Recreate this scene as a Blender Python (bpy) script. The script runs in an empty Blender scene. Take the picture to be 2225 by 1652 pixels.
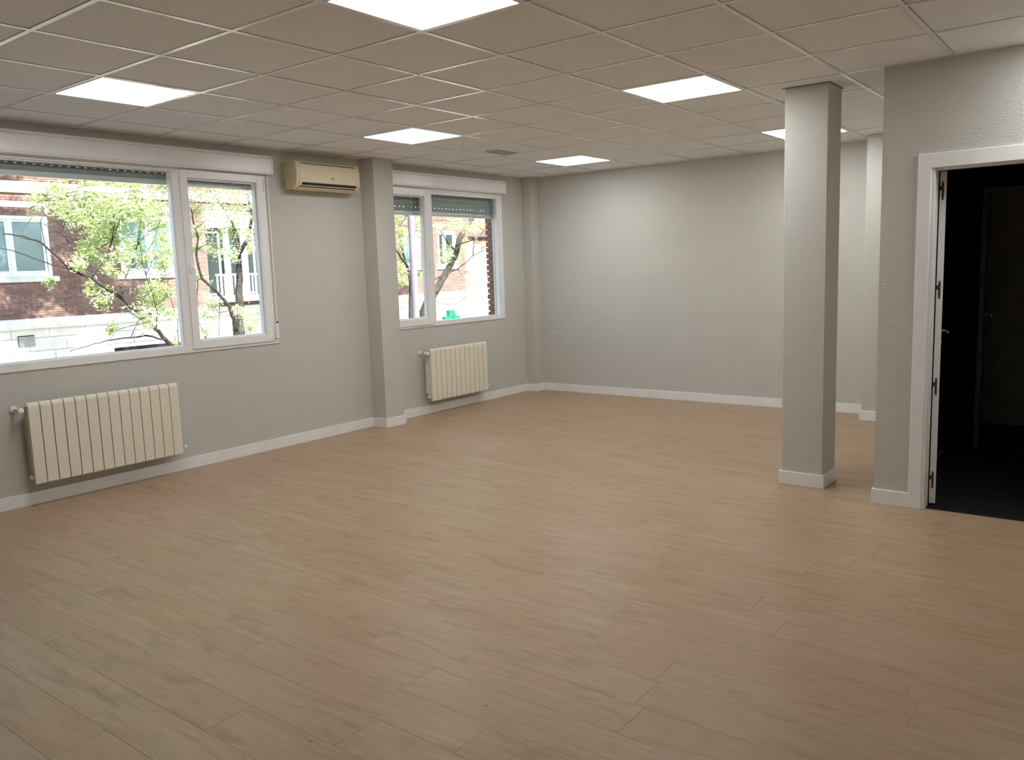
import bpy, bmesh, math, random
from mathutils import Vector, Matrix
random.seed(11)
SC = bpy.context.scene
COL = SC.collection

# ------------------------------------------------------------------ camera
CAM = Vector((6.122, 0.0, 1.5296))
RIGHT = Vector((0.79505513, 0.60563318, -0.03310272))
UP = Vector((-0.05485216, 0.12614654, 0.99049396))
FWD = Vector((-0.6040518, 0.78568155, -0.13351374))
cd = bpy.data.cameras.new('camera')
cam = bpy.data.objects.new('camera', cd)
COL.objects.link(cam)
m = Matrix((RIGHT, UP, -FWD)).transposed().to_4x4()
m.translation = CAM
cam.matrix_world = m
cd.sensor_fit = 'HORIZONTAL'
cd.sensor_width = 36.0
cd.lens = 36.0 * 1787.465 / 2225.0
cd.clip_start = 0.05
cd.clip_end = 300
SC.camera = cam

# ------------------------------------------------------------------ light and exposure
world = bpy.data.worlds.new('sky')
SC.world = world
world.use_nodes = True
wn = world.node_tree
wn.nodes.clear()
sky = wn.nodes.new('ShaderNodeTexSky')
sky.sky_type = 'NISHITA'
sky.sun_disc = False
sky.sun_elevation = math.radians(39)
sky.sun_rotation = math.radians(106)
bg = wn.nodes.new('ShaderNodeBackground')
bg.inputs['Strength'].default_value = 0.42
wo = wn.nodes.new('ShaderNodeOutputWorld')
wn.links.new(sky.outputs[0], bg.inputs['Color'])
wn.links.new(bg.outputs[0], wo.inputs['Surface'])

sd = bpy.data.lights.new('sun', 'SUN')
sd.energy = 24.0
sd.angle = math.radians(0.6)
sd.color = (1.0, 0.95, 0.87)
sun = bpy.data.objects.new('sun', sd)
sun.location = (20, 10, 30)
sun.rotation_euler = Vector((-0.74, 0.22, -0.62)).to_track_quat('-Z', 'Y').to_euler()
COL.objects.link(sun)

PANEL_POWER = 17.0          # radiance of the ceiling panels
SC.view_settings.view_transform = 'Standard'
SC.view_settings.look = 'None'
SC.view_settings.gamma = 1.0
SC.view_settings.use_curve_mapping = False
SC.view_settings.exposure = 0.14
SC.cycles.use_denoising = True
SC.cycles.max_bounces = 10
SC.cycles.diffuse_bounces = 6
SC.cycles.transparent_max_bounces = 16
SC.cycles.sample_clamp_indirect = 8.0


# ------------------------------------------------------------------ materials
def mat(name, col, rough=0.6, spec=0.5, metal=0.0, bump=None, vary=None, emit=None, trans=None):
    """bump=(scale, distance); vary=(scale, second colour, amount)"""
    mt = bpy.data.materials.new(name)
    mt.use_nodes = True
    nt = mt.node_tree
    b = nt.nodes['Principled BSDF']
    b.inputs['Base Color'].default_value = (*col, 1)
    b.inputs['Roughness'].default_value = rough
    b.inputs['Specular IOR Level'].default_value = spec
    b.inputs['Metallic'].default_value = metal
    geo = nt.nodes.new('ShaderNodeNewGeometry')
    if emit:
        b.inputs['Emission Color'].default_value = (*emit[0], 1)
        b.inputs['Emission Strength'].default_value = emit[1]
    if vary:
        n = nt.nodes.new('ShaderNodeTexNoise')
        n.inputs['Scale'].default_value = vary[0]
        n.inputs['Detail'].default_value = 4
        nt.links.new(geo.outputs['Position'], n.inputs['Vector'])
        r = nt.nodes.new('ShaderNodeMapRange')
        r.inputs['From Min'].default_value = 0.35
        r.inputs['From Max'].default_value = 0.65
        r.inputs['To Max'].default_value = vary[2]
        nt.links.new(n.outputs['Fac'], r.inputs['Value'])
        mx = nt.nodes.new('ShaderNodeMix')
        mx.data_type = 'RGBA'
        mx.inputs['A'].default_value = (*col, 1)
        mx.inputs['B'].default_value = (*vary[1], 1)
        nt.links.new(r.outputs[0], mx.inputs['Factor'])
        nt.links.new(mx.outputs['Result'], b.inputs['Base Color'])
    if bump:
        n = nt.nodes.new('ShaderNodeTexNoise')
        n.inputs['Scale'].default_value = bump[0]
        n.inputs['Detail'].default_value = 3
        nt.links.new(geo.outputs['Position'], n.inputs['Vector'])
        bp = nt.nodes.new('ShaderNodeBump')
        bp.inputs['Strength'].default_value = 1.0
        bp.inputs['Distance'].default_value = bump[1]
        nt.links.new(n.outputs['Fac'], bp.inputs['Height'])
        nt.links.new(bp.outputs[0], b.inputs['Normal'])
    return mt


def glass_mat():
    mt = bpy.data.materials.new('window_glass')
    mt.use_nodes = True
    nt = mt.node_tree
    nt.nodes.clear()
    t = nt.nodes.new('ShaderNodeBsdfTransparent')
    t.inputs[0].default_value = (0.96, 0.985, 0.98, 1)
    g = nt.nodes.new('ShaderNodeBsdfGlossy')
    g.inputs['Roughness'].default_value = 0.01
    lw = nt.nodes.new('ShaderNodeLayerWeight')
    pw = nt.nodes.new('ShaderNodeMath')
    pw.operation = 'POWER'
    nt.links.new(lw.outputs['Facing'], pw.inputs[0])
    pw.inputs[1].default_value = 5.0
    fr = nt.nodes.new('ShaderNodeMath')
    fr.operation = 'MULTIPLY_ADD'
    nt.links.new(pw.outputs[0], fr.inputs[0])
    fr.inputs[1].default_value = 0.96
    fr.inputs[2].default_value = 0.035
    mx = nt.nodes.new('ShaderNodeMixShader')
    o = nt.nodes.new('ShaderNodeOutputMaterial')
    nt.links.new(fr.outputs[0], mx.inputs[0])
    nt.links.new(t.outputs[0], mx.inputs[1])
    nt.links.new(g.outputs[0], mx.inputs[2])
    nt.links.new(mx.outputs[0], o.inputs[0])
    return mt


def leaf_mat(name, c1, c2):
    mt = bpy.data.materials.new(name)
    mt.use_nodes = True
    nt = mt.node_tree
    nt.nodes.clear()
    geo = nt.nodes.new('ShaderNodeNewGeometry')
    mx0 = nt.nodes.new('ShaderNodeMix')
    mx0.data_type = 'RGBA'
    mx0.inputs['A'].default_value = (*c1, 1)
    mx0.inputs['B'].default_value = (*c2, 1)
    nt.links.new(geo.outputs['Random Per Island'], mx0.inputs['Factor'])
    d = nt.nodes.new('ShaderNodeBsdfDiffuse')
    t = nt.nodes.new('ShaderNodeBsdfTranslucent')
    nt.links.new(mx0.outputs['Result'], d.inputs[0])
    nt.links.new(mx0.outputs['Result'], t.inputs[0])
    mx = nt.nodes.new('ShaderNodeMixShader')
    mx.inputs[0].default_value = 0.45
    o = nt.nodes.new('ShaderNodeOutputMaterial')
    nt.links.new(d.outputs[0], mx.inputs[1])
    nt.links.new(t.outputs[0], mx.inputs[2])
    nt.links.new(mx.outputs[0], o.inputs[0])
    return mt


def wood_mat():
    mt = bpy.data.materials.new('oak_planks')
    mt.use_nodes = True
    nt = mt.node_tree
    L = nt.links.new
    b = nt.nodes['Principled BSDF']
    geo = nt.nodes.new('ShaderNodeNewGeometry')
    oi = nt.nodes.new('ShaderNodeObjectInfo')

    def math_(op, a, v=None, w=None):
        n = nt.nodes.new('ShaderNodeMath')
        n.operation = op
        if isinstance(a, (int, float)):
            n.inputs[0].default_value = a
        else:
            L(a, n.inputs[0])
        if v is not None:
            if isinstance(v, (int, float)):
                n.inputs[1].default_value = v
            else:
                L(v, n.inputs[1])
        return n.outputs[0]
    off = nt.nodes.new('ShaderNodeCombineXYZ')
    L(math_('MULTIPLY', oi.outputs['Random'], 37.0), off.inputs[0])
    L(math_('MULTIPLY', oi.outputs['Random'], 91.0), off.inputs[1])
    add = nt.nodes.new('ShaderNodeVectorMath')
    add.operation = 'ADD'
    L(geo.outputs['Position'], add.inputs[0])
    L(off.outputs[0], add.inputs[1])

    def noise(sx, sy, detail, rough=0.55, dist=0.0):
        mp = nt.nodes.new('ShaderNodeVectorMath')
        mp.operation = 'MULTIPLY'
        mp.inputs[1].default_value = (sx, sy, 1)
        L(add.outputs[0], mp.inputs[0])
        n = nt.nodes.new('ShaderNodeTexNoise')
        n.inputs['Scale'].default_value = 1.0
        n.inputs['Detail'].default_value = detail
        n.inputs['Roughness'].default_value = rough
        n.inputs['Distortion'].default_value = dist
        L(mp.outputs[0], n.inputs['Vector'])
        return n.outputs['Fac']

    def rng(v, a, b_, c, d):
        r = nt.nodes.new('ShaderNodeMapRange')
        r.inputs['From Min'].default_value = a
        r.inputs['From Max'].default_value = b_
        r.inputs['To Min'].default_value = c
        r.inputs['To Max'].default_value = d
        L(v, r.inputs['Value'])
        return r.outputs[0]

    def mix(f, a, c):
        x = nt.nodes.new('ShaderNodeMix')
        x.data_type = 'RGBA'
        L(f, x.inputs['Factor'])
        if isinstance(a, tuple):
            x.inputs['A'].default_value = (*a, 1)
        else:
            L(a, x.inputs['A'])
        x.inputs['B'].default_value = (*c, 1)
        return x.outputs['Result']
    broad = noise(1.1, 4.5, 3, 0.5, 0.5)
    streak = noise(2.2, 34.0, 6, 0.66, 1.3)
    fine = noise(14.0, 380.0, 3, 0.6)
    blot = noise(2.9, 12.5, 3, 0.55, 1.0)
    c = mix(rng(streak, 0.36, 0.70, 0.0, 1.0), (0.405, 0.292, 0.190), (0.330, 0.226, 0.138))
    c = mix(rng(broad, 0.42, 0.66, 0.0, 0.6), c, (0.405, 0.278, 0.180))
    c = mix(rng(blot, 0.56, 0.80, 0.0, 0.7), c, (0.225, 0.138, 0.074))
    c = mix(rng(fine, 0.55, 0.75, 0.0, 0.22), c, (0.20, 0.12, 0.07))
    # small dark knots
    mp = nt.nodes.new('ShaderNodeVectorMath')
    mp.operation = 'MULTIPLY'
    mp.inputs[1].default_value = (2.0, 5.0, 1)
    L(add.outputs[0], mp.inputs[0])
    vo = nt.nodes.new('ShaderNodeTexVoronoi')
    vo.inputs['Scale'].default_value = 1.0
    L(mp.outputs[0], vo.inputs['Vector'])
    c = mix(rng(vo.outputs['Distance'], 0.012, 0.03, 0.9, 0.0), c, (0.07, 0.04, 0.025))
    # plank to plank difference
    hs = nt.nodes.new('ShaderNodeHueSaturation')
    L(c, hs.inputs['Color'])
    L(rng(oi.outputs['Random'], 0, 1, 0.975, 1.025), hs.inputs['Value'])
    L(rng(oi.outputs['Random'], 0, 1, 1.04, 0.97), hs.inputs['Saturation'])
    L(hs.outputs[0], b.inputs['Base Color'])
    L(rng(streak, 0.3, 0.7, 0.34, 0.46), b.inputs['Roughness'])
    b.inputs['Specular IOR Level'].default_value = 0.34
    bp = nt.nodes.new('ShaderNodeBump')
    bp.inputs['Distance'].default_value = 0.0006
    L(streak, bp.inputs['Height'])
    L(bp.outputs[0], b.inputs['Normal'])
    return mt


def brick_mat(name, c1, c2):
    mt = mat(name, c1, 0.85, 0.2, bump=(60, 0.004))
    nt = mt.node_tree
    b = nt.nodes['Principled BSDF']
    geo = nt.nodes.new('ShaderNodeNewGeometry')
    oi = nt.nodes.new('ShaderNodeObjectInfo')
    ad = nt.nodes.new('ShaderNodeMath')
    ad.operation = 'ADD'
    nt.links.new(geo.outputs['Random Per Island'], ad.inputs[0])
    nt.links.new(oi.outputs['Random'], ad.inputs[1])
    fr = nt.nodes.new('ShaderNodeMath')
    fr.operation = 'FRACT'
    nt.links.new(ad.outputs[0], fr.inputs[0])
    mx = nt.nodes.new('ShaderNodeMix')
    mx.data_type = 'RGBA'
    mx.inputs['A'].default_value = (*c1, 1)
    mx.inputs['B'].default_value = (*c2, 1)
    nt.links.new(fr.outputs[0], mx.inputs['Factor'])
    nt.links.new(mx.outputs['Result'], b.inputs['Base Color'])
    return mt


M = dict(
    wall=mat('grey_wall_paint', (0.575, 0.563, 0.515), 0.85, 0.25, bump=(105, 0.0038), vary=(3.0, (0.545, 0.536, 0.498), 0.5)),
    white=mat('white_lacquer', (0.86, 0.855, 0.84), 0.38, 0.4, vary=(4, (0.76, 0.75, 0.72), 0.5)),
    pvc=mat('white_pvc', (0.87, 0.87, 0.86), 0.28, 0.5, vary=(6, (0.79, 0.79, 0.77), 0.5)),
    tile=mat('ceiling_tile', (0.86, 0.865, 0.86), 0.9, 0.15, bump=(420, 0.0012), vary=(2.2, (0.83, 0.835, 0.83), 0.6)),
    tee=mat('ceiling_tee', (0.88, 0.88, 0.87), 0.25, 0.5, vary=(3, (0.72, 0.71, 0.68), 0.5)),
    void=mat('ceiling_void', (0.10, 0.095, 0.09), 0.9, 0.1, vary=(3, (0.08, 0.08, 0.08), 0.5)),
    wood=wood_mat(),
    screed=mat('screed', (0.09, 0.06, 0.04), 0.9, 0.1, vary=(5, (0.07, 0.05, 0.035), 0.5)),
    lampframe=mat('lamp_frame', (0.82, 0.82, 0.82), 0.4, 0.4, vary=(5, (0.80, 0.80, 0.80), 0.5)),
    diffuser=mat('lit_diffuser', (0.9, 0.9, 0.9), 0.5, 0.3, emit=((0.985, 0.995, 1.0), PANEL_POWER)),
    radiator=mat('cream_enamel', (0.80, 0.745, 0.625), 0.35, 0.45, vary=(8, (0.78, 0.725, 0.60), 0.6)),
    chrome=mat('chrome', (0.62, 0.60, 0.56), 0.22, 0.5, 1.0, vary=(20, (0.55, 0.53, 0.5), 0.5)),
    steel=mat('satin_steel', (0.60, 0.58, 0.55), 0.3, 0.5, 1.0, vary=(30, (0.52, 0.50, 0.48), 0.5)),
    ac=mat('aged_ac_plastic', (0.70, 0.605, 0.43), 0.4, 0.4, vary=(7, (0.66, 0.56, 0.385), 0.7)),
    dark=mat('dark_plastic', (0.03, 0.028, 0.025), 0.5, 0.3, vary=(12, (0.02, 0.02, 0.02), 0.5)),
    hinge=mat('dark_hinge', (0.055, 0.05, 0.045), 0.45, 0.4, 0.3, vary=(30, (0.04, 0.04, 0.035), 0.5)),
    glass=glass_mat(),
    shutter=mat('grey_shutter', (0.33, 0.36, 0.355), 0.55, 0.3, vary=(9, (0.30, 0.33, 0.325), 0.6)),
    alu=mat('aluminium', (0.66, 0.67, 0.66), 0.4, 0.5, 0.2, vary=(15, (0.60, 0.61, 0.61), 0.5)),
    strap=mat('strap_fabric', (0.52, 0.50, 0.45), 0.9, 0.1, vary=(60, (0.44, 0.42, 0.38), 0.6)),
    corr=mat('unlit_tone_wall', (0.011, 0.0108, 0.0103), 0.9, 0.1, bump=(120, 0.001), vary=(3, (0.009, 0.009, 0.0085), 0.5)),  # near black stands in for missing light, on the second door's trim too
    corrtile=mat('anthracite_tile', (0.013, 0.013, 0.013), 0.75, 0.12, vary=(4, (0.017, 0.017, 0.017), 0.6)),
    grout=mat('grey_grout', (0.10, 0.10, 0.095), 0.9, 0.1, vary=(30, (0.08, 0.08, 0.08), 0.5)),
    dimdoor=mat('unlit_tone_leaf', (0.030, 0.029, 0.027), 0.5, 0.25, vary=(6, (0.024, 0.023, 0.021), 0.6)),  # leaf colour carries the darkness of the unlit room
    brick=brick_mat('brown_red_brick', (0.225, 0.132, 0.113), (0.150, 0.094, 0.085)),
    brickn=brick_mat('near_brick', (0.36, 0.17, 0.115), (0.26, 0.135, 0.105)),
    mortar=mat('mortar', (0.27, 0.23, 0.205), 0.95, 0.1, bump=(90, 0.003), vary=(6, (0.22, 0.185, 0.165), 0.6)),
    stone=mat('pale_stone', (0.66, 0.64, 0.61), 0.8, 0.2, bump=(40, 0.003), vary=(3, (0.58, 0.57, 0.55), 0.7)),
    extwhite=mat('exterior_white', (0.72, 0.76, 0.78), 0.6, 0.3, vary=(5, (0.68, 0.72, 0.75), 0.5)),
    extpane=mat('exterior_pane', (0.10, 0.22, 0.27), 0.08, 0.8, vary=(1.5, (0.05, 0.11, 0.14), 0.8)),
    darkpane=mat('dark_pane', (0.02, 0.03, 0.03), 0.12, 0.35, vary=(2, (0.02, 0.03, 0.03), 0.8)),
    louvre=mat('black_louvre', (0.012, 0.013, 0.015), 0.85, 0.1, vary=(8, (0.015, 0.015, 0.018), 0.5)),
    bark=mat('bark', (0.030, 0.027, 0.026), 0.95, 0.1, bump=(40, 0.01), vary=(9, (0.07, 0.062, 0.052), 0.7)),
    leaf=leaf_mat('young_leaves', (0.34, 0.48, 0.14), (0.74, 0.78, 0.52)),
    leaf2=leaf_mat('bright_leaves', (0.42, 0.54, 0.22), (0.78, 0.80, 0.60)),
    pole=mat('painted_pole', (0.15, 0.14, 0.17), 0.5, 0.4, 0.0, vary=(8, (0.12, 0.11, 0.14), 0.6)),
    dimwhite=mat('shaded_white_edge', (0.20, 0.20, 0.19), 0.5, 0.3, vary=(9, (0.18, 0.18, 0.17), 0.5)),  # white door edge, greyed in its colour for the shade around it
    green=mat('green_cross', (0.004, 0.15, 0.085), 0.35, 0.5, vary=(5, (0.004, 0.12, 0.07), 0.5)),
    asphalt=mat('asphalt', (0.11, 0.11, 0.115), 0.9, 0.2, bump=(60, 0.006), vary=(1.5, (0.14, 0.14, 0.14), 0.7)),
    paving=mat('pavement', (0.42, 0.40, 0.37), 0.85, 0.2, bump=(30, 0.004), vary=(2, (0.36, 0.345, 0.32), 0.7)),
    cable=mat('black_cable', (0.04, 0.04, 0.04), 0.6, 0.3, vary=(20, (0.03, 0.03, 0.03), 0.5)),
    greybox=mat('grey_box', (0.50, 0.50, 0.50), 0.6, 0.3, vary=(9, (0.42, 0.42, 0.42), 0.5)),
)


# ------------------------------------------------------------------ mesh builder
class MB:
    def __init__(s):
        s.v, s.f = [], []

    def add(s, vs, fs):
        o = len(s.v)
        s.v += [tuple(p) for p in vs]
        s.f += [tuple(i + o for i in f) for f in fs]
        return s

    def box(s, x0, x1, y0, y1, z0, z1):
        return s.add([(x0, y0, z0), (x1, y0, z0), (x1, y1, z0), (x0, y1, z0), (x0, y0, z1), (x1, y0, z1), (x1, y1, z1), (x0, y1, z1)],
                     [(0, 3, 2, 1), (4, 5, 6, 7), (0, 1, 5, 4), (1, 2, 6, 5), (2, 3, 7, 6), (3, 0, 4, 7)])

    def prism(s, prof, y0, y1):
        """profile in (x, z), extruded along y"""
        n = len(prof)
        vs = [(x, y0, z) for x, z in prof] + [(x, y1, z) for x, z in prof]
        fs = [(i, (i + 1) % n, n + (i + 1) % n, n + i) for i in range(n)]
        fs += [tuple(range(n - 1, -1, -1)), tuple(range(n, 2 * n))]
        return s.add(vs, fs)

    def tube(s, pts, rad, n=8, caps=True):
        pts = [Vector(p) for p in pts]
        if isinstance(rad, (int, float)):
            rad = [rad] * len(pts)
        vs, fs = [], []
        prev = None
        for i, p in enumerate(pts):
            d = (pts[min(i + 1, len(pts) - 1)] - pts[max(i - 1, 0)]).normalized()
            if prev is None:
                a = Vector((0, 0, 1)) if abs(d.z) < 0.9 else Vector((1, 0, 0))
                u = d.cross(a).normalized()
            else:
                u = (prev - d * prev.dot(d)).normalized()
            prev = u
            w = d.cross(u)
            for k in range(n):
                t = 2 * math.pi * k / n
                vs.append(p + rad[i] * (math.cos(t) * u + math.sin(t) * w))
        for i in range(len(pts) - 1):
            for k in range(n):
                fs.append((i * n + k, i * n + (k + 1) % n, (i + 1) * n + (k + 1) % n, (i + 1) * n + k))
        if caps:
            fs.append(tuple(range(n - 1, -1, -1)))
            fs.append(tuple(range((len(pts) - 1) * n, len(pts) * n)))
        return s.add(vs, fs)

    def mesh(s, name, mt, bevel=0.0, smooth=False, segs=1):
        me = bpy.data.meshes.new(name)
        me.from_pydata(s.v, [], s.f)
        bm = bmesh.new()
        bm.from_mesh(me)
        bmesh.ops.recalc_face_normals(bm, faces=bm.faces)
        if bevel:
            bmesh.ops.bevel(bm, geom=list(bm.edges), offset=bevel, segments=segs, affect='EDGES', profile=0.5)
        bm.to_mesh(me)
        bm.free()
        if smooth:
            me.polygons.foreach_set('use_smooth', [True] * len(me.polygons))
            me.set_sharp_from_angle(angle=math.radians(38))
        me.materials.append(M[mt])
        return me

    def build(s, name, mt, parent=None, bevel=0.0, smooth=False, loc=None, segs=1):
        return link(name, s.mesh(name, mt, bevel, smooth, segs), parent, loc)


def link(name, data, parent=None, loc=None):
    o = bpy.data.objects.new(name, data)
    COL.objects.link(o)
    if loc:
        o.location = loc
    if parent:
        o.parent = parent
        o.matrix_parent_inverse = Matrix.Translation(-abs_loc(parent))
    return o


ABS = {}


def abs_loc(o):
    return ABS.get(o.name, Vector((0, 0, 0)))


def empty(name, loc):
    o = bpy.data.objects.new(name, None)
    o.empty_display_size = 0.1
    o.location = loc
    COL.objects.link(o)
    ABS[o.name] = Vector(loc)
    return o


def tag(o, label=None, cat=None, group=None, kind=None):
    if label:
        o['label'] = label
    if cat:
        o['category'] = cat
    if group:
        o['group'] = group
    if kind:
        o['kind'] = kind
    return o


def struct(o, label=None):
    return tag(o, label, kind='structure')


H = 2.634            # ceiling height
YB = 8.44            # back wall
XE, YR = 7.7, -1.35   # wall beside and behind the camera
YP = 5.345           # partition face
XP = 4.845           # partition end
BBH, BBT = 0.092, 0.012

# ------------------------------------------------------------------ floor with planks
fl = struct(MB().box(0, XE, YR, YP, -0.12, -0.008).box(0, XP + 0.1, YP, YB, -0.12, -0.008).box(XP + 0.1, XE, YP, 5.375, -0.12, -0.008).build('floor', 'screed'),
            'light oak plank floor across the empty room')
PW, PL, PT = 0.193, 1.2, 0.008
plank_cache = {}


def plank_mesh(l, w):
    k = (round(l, 3), round(w, 3))
    if k not in plank_cache:
        e, g = 0.0009, 0.0002
        x, y = l - g, w - g
        mb = MB().add([(0, 0, -PT), (x, 0, -PT), (x, y, -PT), (0, y, -PT), (0, 0, -e), (x, 0, -e), (x, y, -e), (0, y, -e),
                       (e, e, 0), (x - e, e, 0), (x - e, y - e, 0), (e, y - e, 0)],
                      [(0, 1, 5, 4), (1, 2, 6, 5), (2, 3, 7, 6), (3, 0, 4, 7), (4, 5, 9, 8), (5, 6, 10, 9), (6, 7, 11, 10), (7, 4, 8, 11), (8, 9, 10, 11)])
        plank_cache[k] = mb.mesh('plank', 'wood')
    return plank_cache[k]


KNOWN = {0: 2.894, 1: 3.245, 2: 2.81, 3: 4.82, 11: 5.37}
rest = MB()
k0 = -16
y = 1.615 + k0 * PW
k = k0
while y < YB - 0.001:
    y0, y1 = max(y, YR), min(y + PW, YB)
    if y1 > y0 + 0.004:
        segs = [(0.0, XE if y0 < YP - 0.01 else XP + 0.1, y0, y1)]
        if y0 < 5.375 < y1:
            segs = [(0.0, XP + 0.1, y0, y1), (XP + 0.1, XE, y0, 5.375)]
        ph = (KNOWN[k] if k in KNOWN else random.uniform(0, PL)) % PL
        for (xa, xb, ya, yb) in segs:
            x = ph - PL
            while x < xb:
                a, b = max(x, xa), min(x + PL, xb)
                if b - a > 0.01:
                    if yb < 0.85:
                        rest.box(a, b - 0.0003, ya, yb - 0.0003, -PT, 0)
                    else:
                        link('plank', plank_mesh(b - a, yb - ya), fl, (a, ya, 0))
                x += PL
    y += PW
    k += 1
tag(rest.build('plank_field', 'wood', fl), kind='stuff')

# ------------------------------------------------------------------ walls
XO = -0.20           # outside face of the window wall
W1 = (0.60, 4.56, 0.943, 2.44)
W2 = (5.925, 7.862, 0.943, 2.44)
wl = MB()
TOPZ = 2.95


def wall_left_boxes(mb, x0, x1):
    mb.box(x0, x1, YR - 0.2, W1[0], -0.12, TOPZ)
    mb.box(x0, x1, W1[0], W1[1], -0.12, W1[2])
    mb.box(x0, x1, W1[0], W1[1], W1[3], TOPZ)
    mb.box(x0, x1, W1[1], W2[0], -0.12, TOPZ)
    mb.box(x0, x1, W2[0], W2[1], -0.12, W2[2])
    mb.box(x0, x1, W2[0], W2[1], W2[3], TOPZ)
    mb.box(x0, x1, W2[1], YB + 0.2, -0.12, TOPZ)


wall_left_boxes(wl, -0.08, 0.0)
wall_left = struct(wl.build('wall_left', 'wall'), 'grey textured wall with the two windows')
ext = MB()
wall_left_boxes(ext, XO + 0.02, -0.08)
ext.build('outer_leaf', 'mortar', wall_left)
# bricks of the outside jamb that shows through the far window
jm = [MB().box(0, 0.115, 0, 0.24, 0, 0.058).mesh('brick', 'brickn', 0.004), MB().box(0, 0.115, 0, 0.12, 0, 0.058).mesh('brick', 'brickn', 0.004)]
for i in range(24):
    z = 0.90 + i * 0.0695
    oy = random.uniform(-0.004, 0.004)
    link('brick', jm[i % 2], wall_left, (XO - 0.010 + random.uniform(-0.004, 0.004), 7.806 + oy, z))

MB().box(XO + 0.012, -0.095, 7.822, 7.862, 0.90, 2.44).build('pier_core', 'mortar', wall_left)

struct(MB().box(-0.2, XE + 0.2, YB, YB + 0.2, -0.12, TOPZ).build('wall_back', 'wall'), 'grey textured end wall of the room')
struct(MB().box(XE, XE + 0.2, YR - 0.2, 5.45, -0.12, TOPZ).build('wall_right', 'wall'))
struct(MB().box(0, XE, YR - 0.2, YR, -0.12, TOPZ).build('wall_rear', 'wall'))
struct(MB().box(0, 0.188, 5.645, 5.902, 0, H + 0.05).build('wall_pilaster_window', 'wall', bevel=0.004), 'grey pilaster between the two windows')
struct(MB().box(0, 0.135, 8.285, YB, 0, H + 0.05).build('wall_pilaster_corner', 'wall', bevel=0.004), 'grey pilaster in the far corner')
struct(MB().box(4.055, XP, 8.105, YB, 0, H + 0.05).build('wall_pilaster_back', 'wall', bevel=0.004), 'grey pier on the end wall behind the column')
# partition with the door opening and its return
DX0, DX1, DZ = 5.134, 5.962, 2.022
YPB = 5.455
part = MB().box(XP, DX0 - 0.02, YP, YPB, 0, TOPZ).box(DX1 + 0.02, XE, YP, YPB, -0.12, TOPZ).box(DX0 - 0.02, DX1 + 0.02, YP, YPB, DZ + 0.02, TOPZ)
struct(part.build('wall_partition', 'wall'), 'grey partition wall that holds the doorway')
struct(MB().box(XP, XP + 0.055, YPB, YB, 0, TOPZ).build('wall_return', 'wall'))


# ------------------------------------------------------------------ baseboards
def bb_run(mb, p, q, n):
    """board from p to q (plan), thickness BBT along n"""
    x0, x1 = sorted((p[0], q[0]))
    y0, y1 = sorted((p[1], q[1]))
    if n[0] > 0: x1 += BBT
    if n[0] < 0: x0 -= BBT
    if n[1] > 0: y1 += BBT
    if n[1] < 0: y0 -= BBT
    mb.box(x0, x1, y0, y1, 0, BBH)


def bboard(name, runs):
    mb = MB()
    for r in runs:
        bb_run(mb, *r)
    return struct(mb.build(name, 'white', bevel=0.0015))


bboard('baseboard_left', [((0, YR), (0, 5.645 - BBT), (1, 0)), ((0, 5.645), (0.188 + BBT, 5.645), (0, -1)), ((0.188, 5.645), (0.188, 5.902), (1, 0)),
                          ((0, 5.902), (0.188 + BBT, 5.902), (0, 1)), ((0, 5.914), (0, 8.273), (1, 0)), ((0, 8.285), (0.135 + BBT, 8.285), (0, -1)), ((0.135, 8.285), (0.135, YB), (1, 0))])
bboard('baseboard_back', [((0.147, YB), (4.043, YB), (0, -1)), ((4.055, YB - BBT), (4.055, 8.105), (-1, 0)), ((4.043, 8.105), (XP, 8.105), (0, -1))])
bboard('baseboard_right', [((XP, YP), (5.047, YP), (0, -1)), ((XP, YP - BBT), (XP, 8.093), (-1, 0))])
bboard('baseboard_partition', [((6.07, YP), (XE, YP), (0, -1)), ((XE, YR), (XE, YP - BBT), (-1, 0))])
bboard('baseboard_rear', [((BBT, YR), (XE - BBT, YR), (0, 1))])

# column
cx0, cx1, cy0, cy1 = 4.200, 4.478, 5.515, 5.795
colm = empty('column', ((cx0 + cx1) / 2, (cy0 + cy1) / 2, 0))
tag(colm, 'freestanding square grey column with white skirting left of the doorway', 'column')
MB().box(cx0, cx1, cy0, cy1, 0, H + 0.02).build('shaft', 'wall', colm, bevel=0.004)
for a in ((cx0 - BBT, cx1 + BBT, cy0 - BBT, cy0), (cx0 - BBT, cx1 + BBT, cy1, cy1 + BBT), (cx0 - BBT, cx0, cy0, cy1), (cx1, cx1 + BBT, cy0, cy1)):
    MB().box(*a, 0, BBH).build('skirting', 'white', colm, bevel=0.0015)
# dark cut-out round the column head
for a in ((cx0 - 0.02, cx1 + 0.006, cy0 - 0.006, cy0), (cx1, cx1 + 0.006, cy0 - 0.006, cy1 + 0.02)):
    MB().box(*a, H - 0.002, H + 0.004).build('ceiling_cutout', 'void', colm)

# ------------------------------------------------------------------ ceiling
GX, GY, P = 2.804, 2.3405, 0.6
ceil = struct(MB().box(-0.2, XE + 0.2, YR - 0.2, YB + 0.2, H + 0.03, H + 0.30).build('ceiling', 'void'), 'suspended ceiling of square tiles on a metal grid')
LAMPS = {(1, 0), (-3, 0), (-3, 4), (1, 4), (-3, 8), (1, 8), (5, 4)}
TB = 0.012
GAP = 0.004
tile_cache = {}


def tile_mesh(lx, ly):
    k = (round(lx, 3), round(ly, 3))
    if k not in tile_cache:
        tile_cache[k] = MB().box(0, lx, 0, ly, 0, 0.016).mesh('ceiling_tile', 'tile', 0.0015)
    return tile_cache[k]


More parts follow.
